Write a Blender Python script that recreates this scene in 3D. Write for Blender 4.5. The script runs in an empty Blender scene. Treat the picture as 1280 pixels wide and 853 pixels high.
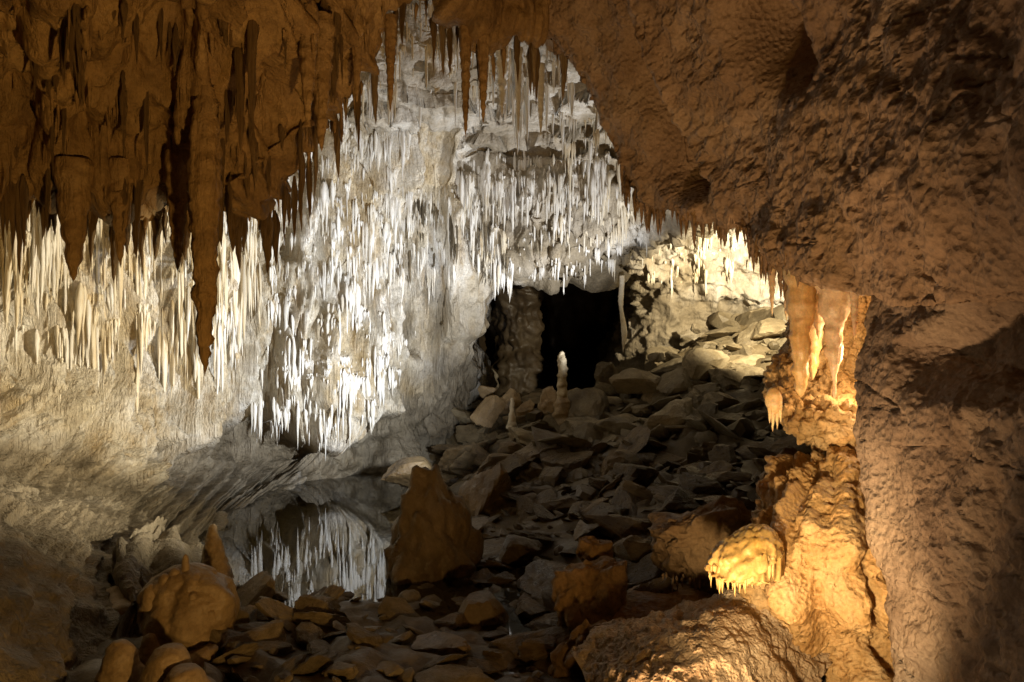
import bpy, math, random
import numpy as np
from mathutils import Vector, Matrix

# ------------------------------------------------------------------ camera, world, lamps
scene = bpy.context.scene
COL = scene.collection
F = 1000.0                       # focal length in pixels of a 1280 x 853 frame
CU, CV = 640.0, 426.5
cam_d = bpy.data.cameras.new('camera'); cam = bpy.data.objects.new('camera', cam_d)
COL.objects.link(cam); scene.camera = cam
cam.location = (0, 0, 0); cam.rotation_euler = (math.radians(90), 0, 0)
cam_d.sensor_width = 36; cam_d.lens = 36 * F / 1280; cam_d.clip_start = 0.05; cam_d.clip_end = 200

world = bpy.data.worlds.new('World'); scene.world = world; world.use_nodes = True
bg = world.node_tree.nodes['Background']
bg.inputs[0].default_value = (1.0, 0.72, 0.45, 1); bg.inputs[1].default_value = 0.004

def P(u, v, Y):
    return np.array([(u - CU) / F * Y, Y, (CV - v) / F * Y])

def lamp(name, kind, loc, energy, color, target=None, size=0.05, cone=90, blend=0.6):
    d = bpy.data.lights.new(name, kind); o = bpy.data.objects.new(name, d); COL.objects.link(o)
    o.location = loc; d.energy = energy; d.color = color; d.shadow_soft_size = size
    if kind == 'SPOT':
        d.spot_size = math.radians(cone); d.spot_blend = blend
    if target is not None:
        o.rotation_euler = (Vector(target) - Vector(loc)).to_track_quat('-Z', 'Y').to_euler()
    return o
COLD = (0.93, 0.95, 1.0); NEUT = (1.0, 0.87, 0.62); WARM = (1.0, 0.62, 0.26); AMBER = (1.0, 0.46, 0.12)
# cave floodlights: two cool ones in the chamber, warm ones along the visitor path
lamp('flood_lamp', 'SPOT', P(592, 552, 6.7), 520, (0.88, 0.93, 1.0), P(385, 390, 9.0), 0.05, 105, 0.9)
lamp('flood_lamp', 'SPOT', P(538, 555, 5.3), 480, NEUT, P(80, 400, 6.0), 0.05, 95, 0.9)
lamp('flood_lamp', 'SPOT', P(800, 470, 8.7), 340, COLD, P(620, 230, 9.4), 0.05, 120, 0.8)
lamp('flood_lamp', 'SPOT', P(1040, 330, 8.2), 1200, NEUT, P(945, 370, 11.2), 0.05, 84, 0.8)
lamp('niche_lamp', 'POINT', P(1100, 452, 3.72), 11, (1.0, 0.70, 0.40), None, 0.03)
lamp('path_lamp', 'SPOT', (0.5, 1.9, -1.0), 150, (1.0, 0.72, 0.40), P(1015, 690, 3.45), 0.05, 56, 0.9)
lamp('path_lamp', 'SPOT', (0.5, 0.9, -1.2), 190, (1.0, 0.58, 0.18), P(230, 170, 4.0), 0.05, 108, 0.9)
lamp('path_lamp', 'SPOT', (0.4, 2.4, -1.5), 110, (1.0, 0.62, 0.32), P(920, 230, 4.0), 0.05, 110, 1.0)
lamp('path_lamp', 'SPOT', (-0.3, 0.9, -0.9), 11, (1.0, 0.70, 0.44), P(1210, 600, 2.4), 0.05, 75, 0.9)

scene.view_settings.view_transform = 'Standard'; scene.view_settings.look = 'None'
scene.view_settings.exposure = 0.22; scene.view_settings.gamma = 1.0
scene.render.engine = 'CYCLES'
scene.cycles.max_bounces = 5; scene.cycles.diffuse_bounces = 3; scene.cycles.glossy_bounces = 3
scene.cycles.transparent_max_bounces = 6; scene.cycles.caustics_reflective = False; scene.cycles.caustics_refractive = False
scene.cycles.sample_clamp_indirect = 4

# ------------------------------------------------------------------ numpy noise
rng = np.random.default_rng(7)
random.seed(7)
def _hash(ix, iy, iz, s):
    h = (ix.astype(np.uint32) * np.uint32(374761393)) ^ (iy.astype(np.uint32) * np.uint32(668265263)) ^ (iz.astype(np.uint32) * np.uint32(2147483647 - 1274126176)) ^ np.uint32((s * 2654435761) & 0xffffffff)
    h = (h ^ (h >> np.uint32(13))) * np.uint32(1274126177)
    h = (h ^ (h >> np.uint32(15))) * np.uint32(2246822519)
    return h ^ (h >> np.uint32(16))
def h01(ix, iy, iz, s):
    return _hash(ix, iy, iz, s).astype(np.float64) / 4294967295.0
_G = np.array([[1,1,0],[-1,1,0],[1,-1,0],[-1,-1,0],[1,0,1],[-1,0,1],[1,0,-1],[-1,0,-1],[0,1,1],[0,-1,1],[0,1,-1],[0,-1,-1],[1,1,0],[-1,1,0],[0,-1,1],[0,-1,-1]], float)
def pnoise(p, s=0):
    f = np.floor(p); i = f.astype(np.int64); r = p - f
    w = r * r * r * (r * (r * 6 - 15) + 10)
    out = np.zeros(len(p))
    for dx in (0, 1):
        for dy in (0, 1):
            for dz in (0, 1):
                g = _G[_hash(i[:, 0] + dx, i[:, 1] + dy, i[:, 2] + dz, s) & np.uint32(15)]
                d = g[:, 0] * (r[:, 0] - dx) + g[:, 1] * (r[:, 1] - dy) + g[:, 2] * (r[:, 2] - dz)
                out += d * (w[:, 0] if dx else 1 - w[:, 0]) * (w[:, 1] if dy else 1 - w[:, 1]) * (w[:, 2] if dz else 1 - w[:, 2])
    return out
def fbm(p, scale, octs=4, s=0, gain=0.5, stretch=(1, 1, 1), ridged=False):
    q = p * np.array(stretch) * scale; a = 1.0; out = np.zeros(len(p))
    for k in range(octs):
        n = pnoise(q, s + k * 17)
        out += a * ((1 - 2 * np.abs(n)) - 0.5 if ridged else n)
        q = q * 2.03 + 11.7; a *= gain
    return out
def worley(p, scale, s=0, jit=0.95):
    """distance to the nearest jittered cell point (0 .. about 1)"""
    q = p * scale; f = np.floor(q).astype(np.int64); best = np.full(len(p), 9.0); cid = np.zeros(len(p))
    for dx in (-1, 0, 1):
        for dy in (-1, 0, 1):
            for dz in (-1, 0, 1):
                ix, iy, iz = f[:, 0] + dx, f[:, 1] + dy, f[:, 2] + dz
                cx = ix + 0.5 + jit * (h01(ix, iy, iz, s) - .5); cy = iy + 0.5 + jit * (h01(ix, iy, iz, s + 1) - .5); cz = iz + 0.5 + jit * (h01(ix, iy, iz, s + 2) - .5)
                d = (cx - q[:, 0]) ** 2 + (cy - q[:, 1]) ** 2 + (cz - q[:, 2]) ** 2
                best = np.minimum(best, d)
    return np.sqrt(best)
def drips(a, z, wid, length, s=0, dens=1.0):
    """relief of hanging drips: pointed teardrops on a jittered grid, a = along the wall, z = up"""
    best = np.zeros(len(a)); ca = np.floor(a / wid).astype(np.int64); cz = np.floor(z / length).astype(np.int64); o = np.zeros_like(ca)
    for da in (-1, 0, 1):
        for dz in (-1, 0, 1):
            ia, iz = ca + da, cz + dz
            on = h01(ia, iz, o, s + 5) < dens
            x0 = (ia + h01(ia, iz, o, s)) * wid; z1 = (iz + 1 + h01(ia, iz, o, s + 1) - .5) * length
            L = length * (0.5 + 0.75 * h01(ia, iz, o, s + 2)); w0 = wid * (0.3 + 0.45 * h01(ia, iz, o, s + 3))
            t = (z1 - z) / L
            prof = smooth(0.0, 0.7, t) * np.clip((1 - t) / .22, 0, 1) ** .5
            w = w0 * (0.45 + 0.75 * np.clip((1 - t) / .5, 0, 1))
            h = prof * np.sqrt(np.clip(1 - ((a - x0) / w) ** 2, 0, 1)) * (t > 0) * (t < 1) * on
            best = np.maximum(best, h * (0.6 + 0.4 * h01(ia, iz, o, s + 4)))
    return best
def ribs(a, z, f, s=0, stretch=.09, billow=False):
    """upright flutes of flowing calcite"""
    q = np.stack([a * f, z * f * stretch, 0 * a + s * 7.3], -1); q[:, 0] += .6 * pnoise(q * np.array([.35, 2.2, 1]) + 5, s + 3)
    n = np.abs(pnoise(q, s)); return np.minimum(2.6 * n, 1.2) if billow else 1 - 2 * n
def smooth(e0, e1, x):
    t = np.clip((x - e0) / (e1 - e0), 0, 1); return t * t * (3 - 2 * t)

# ------------------------------------------------------------------ mesh helpers
def mesh_from(name, V, Fq, smooth_shade=True):
    V = np.ascontiguousarray(V, dtype=np.float32); Fq = np.ascontiguousarray(Fq, dtype=np.int32); k = Fq.shape[1]
    me = bpy.data.meshes.new(name)
    me.vertices.add(len(V)); me.vertices.foreach_set('co', V.ravel())
    me.loops.add(Fq.size); me.loops.foreach_set('vertex_index', Fq.ravel())
    me.polygons.add(len(Fq)); me.polygons.foreach_set('loop_start', np.arange(0, Fq.size, k, dtype=np.int32))
    try: me.polygons.foreach_set('loop_total', np.full(len(Fq), k, dtype=np.int32))
    except Exception: pass
    me.polygons.foreach_set('use_smooth', np.full(len(Fq), smooth_shade, dtype=bool))
    me.update(calc_edges=True)
    return me
def link(name, me, mat=None, parent=None, label=None, cat=None, group=None, kind=None, loc=None):
    o = bpy.data.objects.new(name, me); COL.objects.link(o)
    if mat and me and not me.materials: me.materials.append(mat)
    if parent: o.parent = parent
    if loc is not None: o.location = loc
    if label: o['label'] = label
    if cat: o['category'] = cat
    if group: o['group'] = group
    if kind: o['kind'] = kind
    return o
def grid_faces(n, m, wrap=False):
    i = np.arange(n - 1)[:, None]; j = np.arange(m if wrap else m - 1)[None, :]; j2 = (j + 1) % m
    return np.stack([i * m + j, (i + 1) * m + j, (i + 1) * m + j2, i * m + j2], -1).reshape(-1, 4)
def catmull(C, n, ts=None):
    """resample the first axis of C (k, ..., 3) to n points"""
    k = C.shape[0]; t = np.linspace(0, k - 1, n) if ts is None else ts
    i = np.clip(np.floor(t).astype(int), 0, k - 2); f = (t - i).reshape((-1,) + (1,) * (C.ndim - 1))
    p0 = C[np.maximum(i - 1, 0)]; p1 = C[i]; p2 = C[i + 1]; p3 = C[np.minimum(i + 2, k - 1)]
    return 0.5 * (2 * p1 + (p2 - p0) * f + (2 * p0 - 5 * p1 + 4 * p2 - p3) * f * f + (3 * p1 - p0 - 3 * p2 + p3) * f ** 3)
def even_ts(C, n):
    """parameters that spread n samples evenly over the control polygon's length (mean over the other axis)"""
    d = np.linalg.norm(np.diff(C, axis=0), axis=-1)
    d = d.mean(axis=tuple(range(1, d.ndim))) if d.ndim > 1 else d
    s = np.concatenate([[0], np.cumsum(d)]); return np.interp(np.linspace(0, s[-1], n), s, np.arange(len(s)))
def uv_of(p):
    return CU + F * p[:, 0] / np.maximum(p[:, 1], .05), CV - F * p[:, 2] / np.maximum(p[:, 1], .05)
class Sheet:
    """a rock surface through control rows of points; displaced along its normal"""
    def __init__(self, rows, n, m, flip=-1):
        C = np.array(rows, float)
        C = catmull(C, n, even_ts(C, n)); C = np.swapaxes(C, 0, 1); C = catmull(C, m, even_ts(C, m)); C = np.swapaxes(C, 0, 1)
        self.n, self.m, self.flip = n, m, flip; self.G = C
        self.p = C.reshape(-1, 3)
        mid = C[n // 2]; s = np.concatenate([[0], np.cumsum(np.linalg.norm(np.diff(mid, axis=0), axis=1))])
        self.s = np.tile(s, n)
    def normals(self):
        G = self.p.reshape(self.n, self.m, 3)
        N = np.cross(np.gradient(G, axis=1), np.gradient(G, axis=0)); N /= np.maximum(np.linalg.norm(N, axis=-1, keepdims=True), 1e-9)
        return N.reshape(-1, 3) * self.flip
    def push(self, h, keep=False):
        """keep: along the normals of the coarse shape, so that fine relief does not fold over itself"""
        if not keep or not hasattr(self, 'N0'): self.N0 = self.normals()
        self.p = self.p + self.N0 * h[:, None]
    def build(self, name, mat, mask=None, **kw):
        Fq = grid_faces(self.n, self.m)
        if self.flip > 0: Fq = Fq[:, ::-1]
        self.N = self.normals()
        self.index()
        me = mesh_from(name, self.p, Fq)
        if mask is not None:
            at = me.attributes.new('calcite', 'FLOAT', 'POINT'); at.data.foreach_set('value', np.ascontiguousarray(mask, dtype=np.float32))
        return link(name, me, mat, **kw)
    def index(self, cell=4):
        u, v = uv_of(self.p); ok = (self.p[:, 1] > .3) & (u > -100) & (u < 1400) & (v > -100) & (v < 950) & ((self.N * self.p).sum(1) < 0)
        idx = np.nonzero(ok)[0]; key = ((u[idx] + 100) // cell).astype(int) * 1000 + ((v[idx] + 100) // cell).astype(int)
        o = np.lexsort((self.p[idx, 1], key)); key = key[o]; idx = idx[o]
        k, f = np.unique(key, return_index=True); self.map = dict(zip(k.tolist(), idx[f].tolist())); self.cell = cell
    def hit(self, u, v):
        a, b = int((u + 100) // self.cell), int((v + 100) // self.cell)
        for da, db in ((0, 0), (0, 1), (1, 0), (-1, 0), (0, -1), (1, 1), (-1, -1), (1, -1), (-1, 1)):
            i = self.map.get((a + da) * 1000 + b + db)
            if i is not None: return self.p[i], self.N[i]
        return None

# ------------------------------------------------------------------ materials
def rock_mat(name, ramp, scale=1.2, streak=0.0, streak_col=(0.3, 0.18, 0.07), stain=0.0, stain_col=(0.45, 0.27, 0.08), rough=(0.55, 0.9), bump=0.5, bump_dist=0.02, bscale=14, pits=0.0, sss=0.0, spec=0.4, rnd=0.0, bed=None, flute=0.0):
    m = bpy.data.materials.new(name); m.use_nodes = True; nt = m.node_tree; N = nt.nodes; L = nt.links
    b = N['Principled BSDF']
    tc = N.new('ShaderNodeTexCoord'); co = tc.outputs['Object']
    if rnd:
        oi = N.new('ShaderNodeObjectInfo'); ad = N.new('ShaderNodeVectorMath'); ad.operation = 'ADD'
        sc = N.new('ShaderNodeVectorMath'); sc.operation = 'SCALE'; sc.inputs['Scale'].default_value = 37.0
        cx = N.new('ShaderNodeCombineXYZ'); L.new(oi.outputs['Random'], cx.inputs[0]); L.new(oi.outputs['Random'], cx.inputs[1]); L.new(cx.outputs[0], sc.inputs[0])
        L.new(co, ad.inputs[0]); L.new(sc.outputs[0], ad.inputs[1]); co = ad.outputs[0]
    def noise(sc, det=6, rg=0.6, vec=None, dist=0.0):
        n = N.new('ShaderNodeTexNoise'); n.inputs['Scale'].default_value = sc; n.inputs['Detail'].default_value = det
        n.inputs['Roughness'].default_value = rg; n.inputs['Distortion'].default_value = dist; L.new(vec or co, n.inputs['Vector']); return n.outputs['Fac']
    def mix(fac, a, c, blend='MIX'):
        x = N.new('ShaderNodeMix'); x.data_type = 'RGBA'; x.blend_type = blend
        if isinstance(fac, float): x.inputs['Factor'].default_value = fac
        else: L.new(fac, x.inputs['Factor'])
        for s_, val in (('A', a), ('B', c)):
            i = [k for k in x.inputs if k.name == s_ and k.type == 'RGBA'][0]
            if isinstance(val, tuple): i.default_value = (*val, 1)
            else: L.new(val, i)
        return [k for k in x.outputs if k.type == 'RGBA'][0]
    def mrange(f, a, c, d=0.0, e=1.0):
        r = N.new('ShaderNodeMapRange'); L.new(f, r.inputs[0]); r.inputs[1].default_value = a; r.inputs[2].default_value = c; r.inputs[3].default_value = d; r.inputs[4].default_value = e; return r.outputs[0]
    cr = N.new('ShaderNodeValToRGB'); L.new(noise(scale, 6, 0.62, dist=0.4), cr.inputs[0])
    els = cr.color_ramp.elements
    while len(els) < len(ramp): els.new(0.5)
    for k, c in enumerate(ramp):
        els[k].position = 0.3 + 0.42 * k / max(1, len(ramp) - 1); els[k].color = (*c, 1)
    col = cr.outputs[0]
    mp = N.new('ShaderNodeMapping'); mp.inputs['Scale'].default_value = (1, 1, 0.12); L.new(co, mp.inputs[0])
    st = noise(7.0, 4, 0.6, mp.outputs[0])
    if streak: col = mix(mrange(st, 0.5, 0.72, 0, streak), col, streak_col)
    if stain: col = mix(mrange(noise(0.9, 4, 0.65, dist=0.6), 0.5, 0.68, 0, stain), col, stain_col)
    if bed:
        at = N.new('ShaderNodeAttribute'); at.attribute_name = 'calcite'
        c2 = N.new('ShaderNodeValToRGB'); L.new(noise(2.2, 5, 0.62, dist=0.5), c2.inputs[0])
        c2.color_ramp.elements[0].position = .35; c2.color_ramp.elements[1].position = .68; c2.color_ramp.elements[0].color = (*bed[0], 1); c2.color_ramp.elements[1].color = (*bed[1], 1)
        col = mix(at.outputs['Fac'], c2.outputs[0], col)
    fine = noise(bscale * 3, 3, 0.7)
    vr = N.new('ShaderNodeCombineColor')
    fv = mrange(fine, 0.25, 0.75, 0.72, 1.15)
    for k in range(3): L.new(fv, vr.inputs[k])
    col = mix(1.0, col, vr.outputs[0], 'MULTIPLY')
    if rnd:
        rr = N.new('ShaderNodeMapRange'); L.new(oi.outputs['Random'], rr.inputs[0]); rr.inputs[3].default_value = 1 - rnd; rr.inputs[4].default_value = 1 + rnd * .5
        v2 = N.new('ShaderNodeCombineColor')
        for k in range(3): L.new(rr.outputs[0], v2.inputs[k])
        col = mix(1.0, col, v2.outputs[0], 'MULTIPLY')
    L.new(col, b.inputs['Base Color'])
    L.new(mrange(noise(5.0, 3, 0.6), 0.35, 0.65, rough[0], rough[1]), b.inputs['Roughness'])
    b.inputs['Specular IOR Level'].default_value = spec
    if sss:
        b.inputs['Subsurface Weight'].default_value = sss; b.inputs['Subsurface Radius'].default_value = (1, .5, .2); b.inputs['Subsurface Scale'].default_value = 0.03
    bn = noise(bscale, 6, 0.68)
    bp = N.new('ShaderNodeBump'); bp.inputs['Strength'].default_value = bump; bp.inputs['Distance'].default_value = bump_dist
    if pits:
        vo = N.new('ShaderNodeTexVoronoi'); vo.inputs['Scale'].default_value = bscale * 1.6; L.new(co, vo.inputs['Vector'])
        ma = N.new('ShaderNodeMath'); ma.operation = 'MULTIPLY_ADD'; L.new(mrange(vo.outputs['Distance'], 0.0, 0.6), ma.inputs[0]); ma.inputs[1].default_value = pits; L.new(bn, ma.inputs[2]); bn = ma.outputs[0]
    if flute:
        m2 = N.new('ShaderNodeMapping'); m2.inputs['Scale'].default_value = (1, 1, 0.10); L.new(co, m2.inputs[0])
        ma = N.new('ShaderNodeMath'); ma.operation = 'MULTIPLY_ADD'; L.new(noise(26.0, 4, 0.65, m2.outputs[0]), ma.inputs[0]); ma.inputs[1].default_value = flute; L.new(bn, ma.inputs[2]); bn = ma.outputs[0]
    L.new(bn, bp.inputs['Height']); L.new(bp.outputs[0], b.inputs['Normal'])
    return m

M = {}
M['white'] = rock_mat('white_calcite_wall', [(0.34, 0.27, 0.17), (0.60, 0.53, 0.40), (0.75, 0.70, 0.60), (0.81, 0.78, 0.72)], 1.6, 0.75, (0.42, 0.29, 0.13), 0.6, (0.55, 0.39, 0.16), (0.4, 0.85), 0.95, 0.035, 12, bed=[(0.12, 0.092, 0.052), (0.32, 0.265, 0.18)], flute=1.6)
M['whitest'] = rock_mat('white_stalactite', [(0.62, 0.55, 0.42), (0.80, 0.77, 0.70), (0.84, 0.82, 0.78)], 2.0, 0.2, (0.58, 0.43, 0.2), 0, (0, 0, 0), (0.3, 0.7), 0.35, 0.006, 40)
M['cream'] = rock_mat('cream_stalactite', [(0.60, 0.47, 0.27), (0.74, 0.66, 0.50), (0.80, 0.76, 0.66)], 2.0, 0.3, (0.55, 0.36, 0.13), 0, (0, 0, 0), (0.3, 0.7), 0.35, 0.006, 40)
M['back'] = rock_mat('grey_limestone_wall', [(0.16, 0.13, 0.08), (0.40, 0.34, 0.25), (0.60, 0.55, 0.46), (0.70, 0.67, 0.60)], 1.0, 0.4, (0.36, 0.26, 0.13), 0.3, (0.42, 0.30, 0.14), (0.5, 0.9), 0.9, 0.04, 10, flute=.8, bed=[(0.10, 0.075, 0.04), (0.30, 0.24, 0.15)])
M['brown'] = rock_mat('brown_ceiling_rock', [(0.17, 0.098, 0.034), (0.36, 0.225, 0.088), (0.47, 0.315, 0.145)], 1.6, 0.4, (0.12, 0.06, 0.025), 0.2, (0.2, 0.1, 0.03), (0.45, 0.9), 0.9, 0.03, 12, flute=1.0)
M['slab'] = rock_mat('pitted_limestone_slab', [(0.24, 0.155, 0.095), (0.35, 0.24, 0.155), (0.45, 0.33, 0.23)], 2.2, 0.0, (0, 0, 0), 0.3, (0.26, 0.17, 0.06), (0.6, 0.95), 0.9, 0.02, 20, 0.6)
M['rwall'] = rock_mat('scalloped_limestone', [(0.15, 0.10, 0.065), (0.33, 0.245, 0.175), (0.46, 0.36, 0.26)], 2.2, 0.0, (0, 0, 0), 0.25, (0.30, 0.20, 0.10), (0.55, 0.95), 0.9, 0.02, 24, 0.5)
M['flow'] = rock_mat('honey_flowstone', [(0.40, 0.21, 0.07), (0.60, 0.38, 0.155), (0.73, 0.53, 0.28)], 5.0, 0.45, (0.54, 0.31, 0.09), 0.3, (0.5, 0.28, 0.08), (0.3, 0.7), 0.9, 0.018, 24, 0.6, 0.0, flute=.6)
M['flows'] = rock_mat('translucent_flowstone', [(0.62, 0.34, 0.10), (0.74, 0.52, 0.24), (0.80, 0.68, 0.46)], 3.0, 0.5, (0.6, 0.3, 0.07), 0.2, (0.6, 0.3, 0.08), (0.25, 0.6), 0.35, 0.008, 30, 0.0, 0.35)
M['peach'] = rock_mat('peach_flowstone', [(0.66, 0.46, 0.26), (0.78, 0.62, 0.42), (0.82, 0.72, 0.56)], 3.0, 0.4, (0.66, 0.40, 0.16), 0.0, (0, 0, 0), (0.25, 0.6), 0.4, 0.008, 30, 0.0, 0.35)
M['rock'] = rock_mat('grey_rubble', [(0.14, 0.105, 0.055), (0.27, 0.21, 0.12), (0.38, 0.31, 0.19)], 2.5, 0, (0, 0, 0), 0.3, (0.2, 0.13, 0.05), (0.35, 0.8), 0.9, 0.02, 14, 0.0, 0.0, 0.4, 0.4)
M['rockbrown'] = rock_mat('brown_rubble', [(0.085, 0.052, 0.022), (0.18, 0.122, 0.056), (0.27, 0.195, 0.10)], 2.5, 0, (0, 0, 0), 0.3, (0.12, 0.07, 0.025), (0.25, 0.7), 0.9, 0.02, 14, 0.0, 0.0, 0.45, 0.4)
M['orange'] = rock_mat('ochre_rock', [(0.13, 0.075, 0.032), (0.27, 0.165, 0.07), (0.40, 0.265, 0.125)], 2.5, 0, (0, 0, 0), 0.3, (0.3, 0.13, 0.04), (0.35, 0.8), 1.0, 0.025, 16, 0.4, 0.0, 0.4, 0.2)
M['floor'] = rock_mat('muddy_floor', [(0.06, 0.043, 0.02), (0.13, 0.095, 0.048), (0.20, 0.15, 0.08)], 2.5, 0, (0, 0, 0), 0.0, (0, 0, 0), (0.3, 0.8), 0.6, 0.02, 16)
M['sand'] = rock_mat('sandy_flowstone', [(0.34, 0.25, 0.13), (0.52, 0.42, 0.26), (0.62, 0.53, 0.37)], 5, 0.3, (0.3, 0.2, 0.09), 0, (0, 0, 0), (0.4, 0.8), 0.8, 0.015, 22)
M['umber_dimmed'] = rock_mat('dimmed_flowstone', [(0.035, 0.022, 0.011), (0.07, 0.048, 0.025), (0.12, 0.088, 0.05)], 2.5, 0.3, (0.1, 0.06, 0.03), 0.0, (0, 0, 0), (0.4, 0.8), 0.45, 0.02, 10)  # passage gloom put into the colour: darker than the brown flowstone itself
M['grain'] = rock_mat('grainy_flowstone', [(0.24, 0.16, 0.085), (0.46, 0.34, 0.21), (0.62, 0.50, 0.34)], 5.0, 0, (0, 0, 0), 0.3, (0.36, 0.22, 0.09), (0.4, 0.8), 0.9, 0.012, 45, 0.6)
M['yellow'] = rock_mat('yellow_flowstone', [(0.46, 0.28, 0.07), (0.56, 0.38, 0.14), (0.66, 0.50, 0.25)], 4.0, 0.4, (0.6, 0.33, 0.05), 0.0, (0, 0, 0), (0.3, 0.6), 0.5, 0.006, 40, 0.0, 0.15)
M['tan'] = rock_mat('tan_flowstone', [(0.20, 0.13, 0.06), (0.36, 0.26, 0.14), (0.50, 0.38, 0.23)], 2.5, 0.3, (0.2, 0.12, 0.05), 0.2, (0.3, 0.2, 0.08), (0.3, 0.7), 0.7, 0.012, 22, 0.3, flute=.3)

def water_mat():
    m = bpy.data.materials.new('still_water'); m.use_nodes = True; nt = m.node_tree; N = nt.nodes; L = nt.links
    N.remove(N['Principled BSDF']); out = N['Material Output']
    fr = N.new('ShaderNodeFresnel'); fr.inputs[0].default_value = 1.33
    gl = N.new('ShaderNodeBsdfGlossy'); gl.inputs['Roughness'].default_value = 0.015; gl.inputs[0].default_value = (1, 1, 1, 1)
    tr = N.new('ShaderNodeBsdfTransparent'); tr.inputs[0].default_value = (0.62, 0.58, 0.40, 1)
    mx = N.new('ShaderNodeMixShader'); L.new(fr.outputs[0], mx.inputs[0]); L.new(tr.outputs[0], mx.inputs[1]); L.new(gl.outputs[0], mx.inputs[2]); L.new(mx.outputs[0], out.inputs[0])
    nz = N.new('ShaderNodeTexNoise'); nz.inputs['Scale'].default_value = 3.0; bp = N.new('ShaderNodeBump'); bp.inputs['Strength'].default_value = 0.16; bp.inputs['Distance'].default_value = 0.01
    L.new(nz.outputs[0], bp.inputs['Height'])
    for n_ in (fr, gl): L.new(bp.outputs[0], n_.inputs['Normal'])
    return m
M['water'] = water_mat()

# ------------------------------------------------------------------ the setting
WATER = -1.6
def rows(us_table):
    return [[P(*t) for t in r] for r in us_table]

# --- left wall: white flowstone cascade, runs from beside the viewer to the dark passage
us = [-300, -60, 80, 200, 300, 400, 480, 525, 556, 566, 572]
def R(v, Ys, du=0): return [(u + du, v, y) for u, y in zip(us, Ys)]
A_rows = rows([
    R(-160, [4.0, 5.0, 5.6, 6.2, 6.6, 7.0, 7.4, 7.8, 8.2, 8.6, 9.4]),
    R(60,  [4.4, 5.4, 6.2, 6.9, 7.5, 8.2, 8.8, 9.2, 9.5, 10, 11]),
    R(200, [4.7, 5.8, 6.7, 7.5, 8.3, 8.9, 9.6, 10.0, 10.3, 11.2, 13]),
    R(300, [4.8, 5.9, 6.9, 7.8, 8.7, 9.3, 9.9, 10.3, 10.6, 11.6, 14]),
    R(430, [4.8, 6.0, 7.1, 8.2, 9.1, 9.6, 10.1, 10.5, 10.8, 11.7, 14]),
    R(520, [4.4, 5.7, 6.9, 8.1, 9.1, 9.6, 10.1, 10.4, 10.8, 11.8, 14]),
    [(-300, 590, 3.9), (-60, 590, 5.0), (80, 590, 6.4), (200, 590, 7.7), (300, 585, 8.9), (380, 580, 9.75), (480, 585, 9.9), (525, 580, 10.4), (556, 570, 10.8), (566, 560, 12), (572, 560, 14)],
    [(-300, 680, 3.0), (-60, 680, 3.9), (60, 665, 5.2), (140, 668, 6.1), (235, 660, 6.8), (300, 638, 7.7), (400, 612, 9.6), (480, 612, 9.6), (530, 605, 9.8), (560, 600, 10.4), (580, 600, 11)],
    [(-300, 800, 2.2), (-60, 790, 3.0), (60, 760, 4.2), (130, 742, 5.0), (215, 728, 5.3), (300, 690, 7.0), (400, 640, 9.2), (480, 640, 9.2), (560, 630, 9.2), (610, 620, 9.4), (660, 620, 10)],
    [(-300, 1100, 1.7), (-40, 1000, 2.5), (80, 900, 3.6), (160, 820, 4.2), (225, 815, 4.4), (310, 770, 5.6), (410, 700, 7.6), (490, 700, 7.6), (570, 690, 8), (620, 680, 8.2), (670, 680, 8.6)],
])
A = Sheet(A_rows, 530, 630)
u, v = uv_of(A.p)
lowm = smooth(430, 620, v)
A.N0 = A.normals() * np.array([1, 1, .25]); A.N0 /= np.linalg.norm(A.N0, axis=1, keepdims=True)
A.push(0.26 * fbm(A.p, 0.7, 2, 1, stretch=(1, 1, .6)) + 0.05 * fbm(A.p, 2.2, 2, 2, stretch=(1, 1, .4)), keep=True)
z = A.p[:, 2]; s = A.s
wig = 0.55 * fbm(A.p, 0.9, 3, 4) + 0.12 * fbm(A.p, 5, 2, 5, stretch=(1, 1, 0))
edge = np.interp(u, [-50, 60, 130, 300, 360, 420, 500, 620], [530, 590, 615, 530, 575, 590, 510, 520])
white = 1 - smooth(-50, 30, v - edge + 60 * fbm(A.p, 1.5, 3, 7))
ph = (z + wig) / 0.9
def cleft(pts, wd): return np.exp(-((u - np.interp(v, [q[1] for q in pts], [q[0] for q in pts])) / wd) ** 2) * smooth(pts[0][1] - 12, pts[0][1] + 12, v) * (1 - smooth(pts[-1][1] - 12, pts[-1][1] + 12, v))
A.push(-0.5 * cleft([(384, 140), (368, 220), (350, 270), (340, 320)], 10) - .45 * cleft([(493, 310), (497, 380), (500, 440)], 7) - .35 * cleft([(577, 370), (572, 430), (582, 470)], 8), keep=True)
saw = ph - np.floor(ph); tier = (1 - saw) * smooth(0.0, 0.25, saw)
sw = s + .12 * wig
A.push(white * (0.10 * tier + 0.38 * ribs(sw, z, 2.2, 2, .12, True) + 0.17 * ribs(sw, z, 5.5, 18, .10, True) + 0.10 * drips(sw, z, 0.16, 1.1, 3) + 0.08 * drips(sw, z, 0.085, 0.7, 9)), keep=True)
A.push(white * (0.06 * ribs(sw, z, 13, 21, .08, True) + 0.02 * ribs(sw, z, 26, 25, .07) + 0.06 * drips(s, z, 0.05, 0.45, 15))
       + (1 - white) * (0.05 * fbm(A.p, 1.8, 4, 8, ridged=True, stretch=(1, 1, 1.6)) + .04 * fbm(A.p, 3.5, 4, 12) + smooth(-60, 130, u) * (.09 * ribs(sw, z, 4, 27, .22, True) + .05 * ribs(sw, z, 10, 28, .18, True))) + 0.018 * fbm(A.p, 8, 3, 11), keep=True)
nz = fbm(A.p, 1.3, 4, 13)
mud = np.exp(-(((u - 535) / 62) ** 2 + ((v - 470) / 130) ** 2)) * .9
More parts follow.
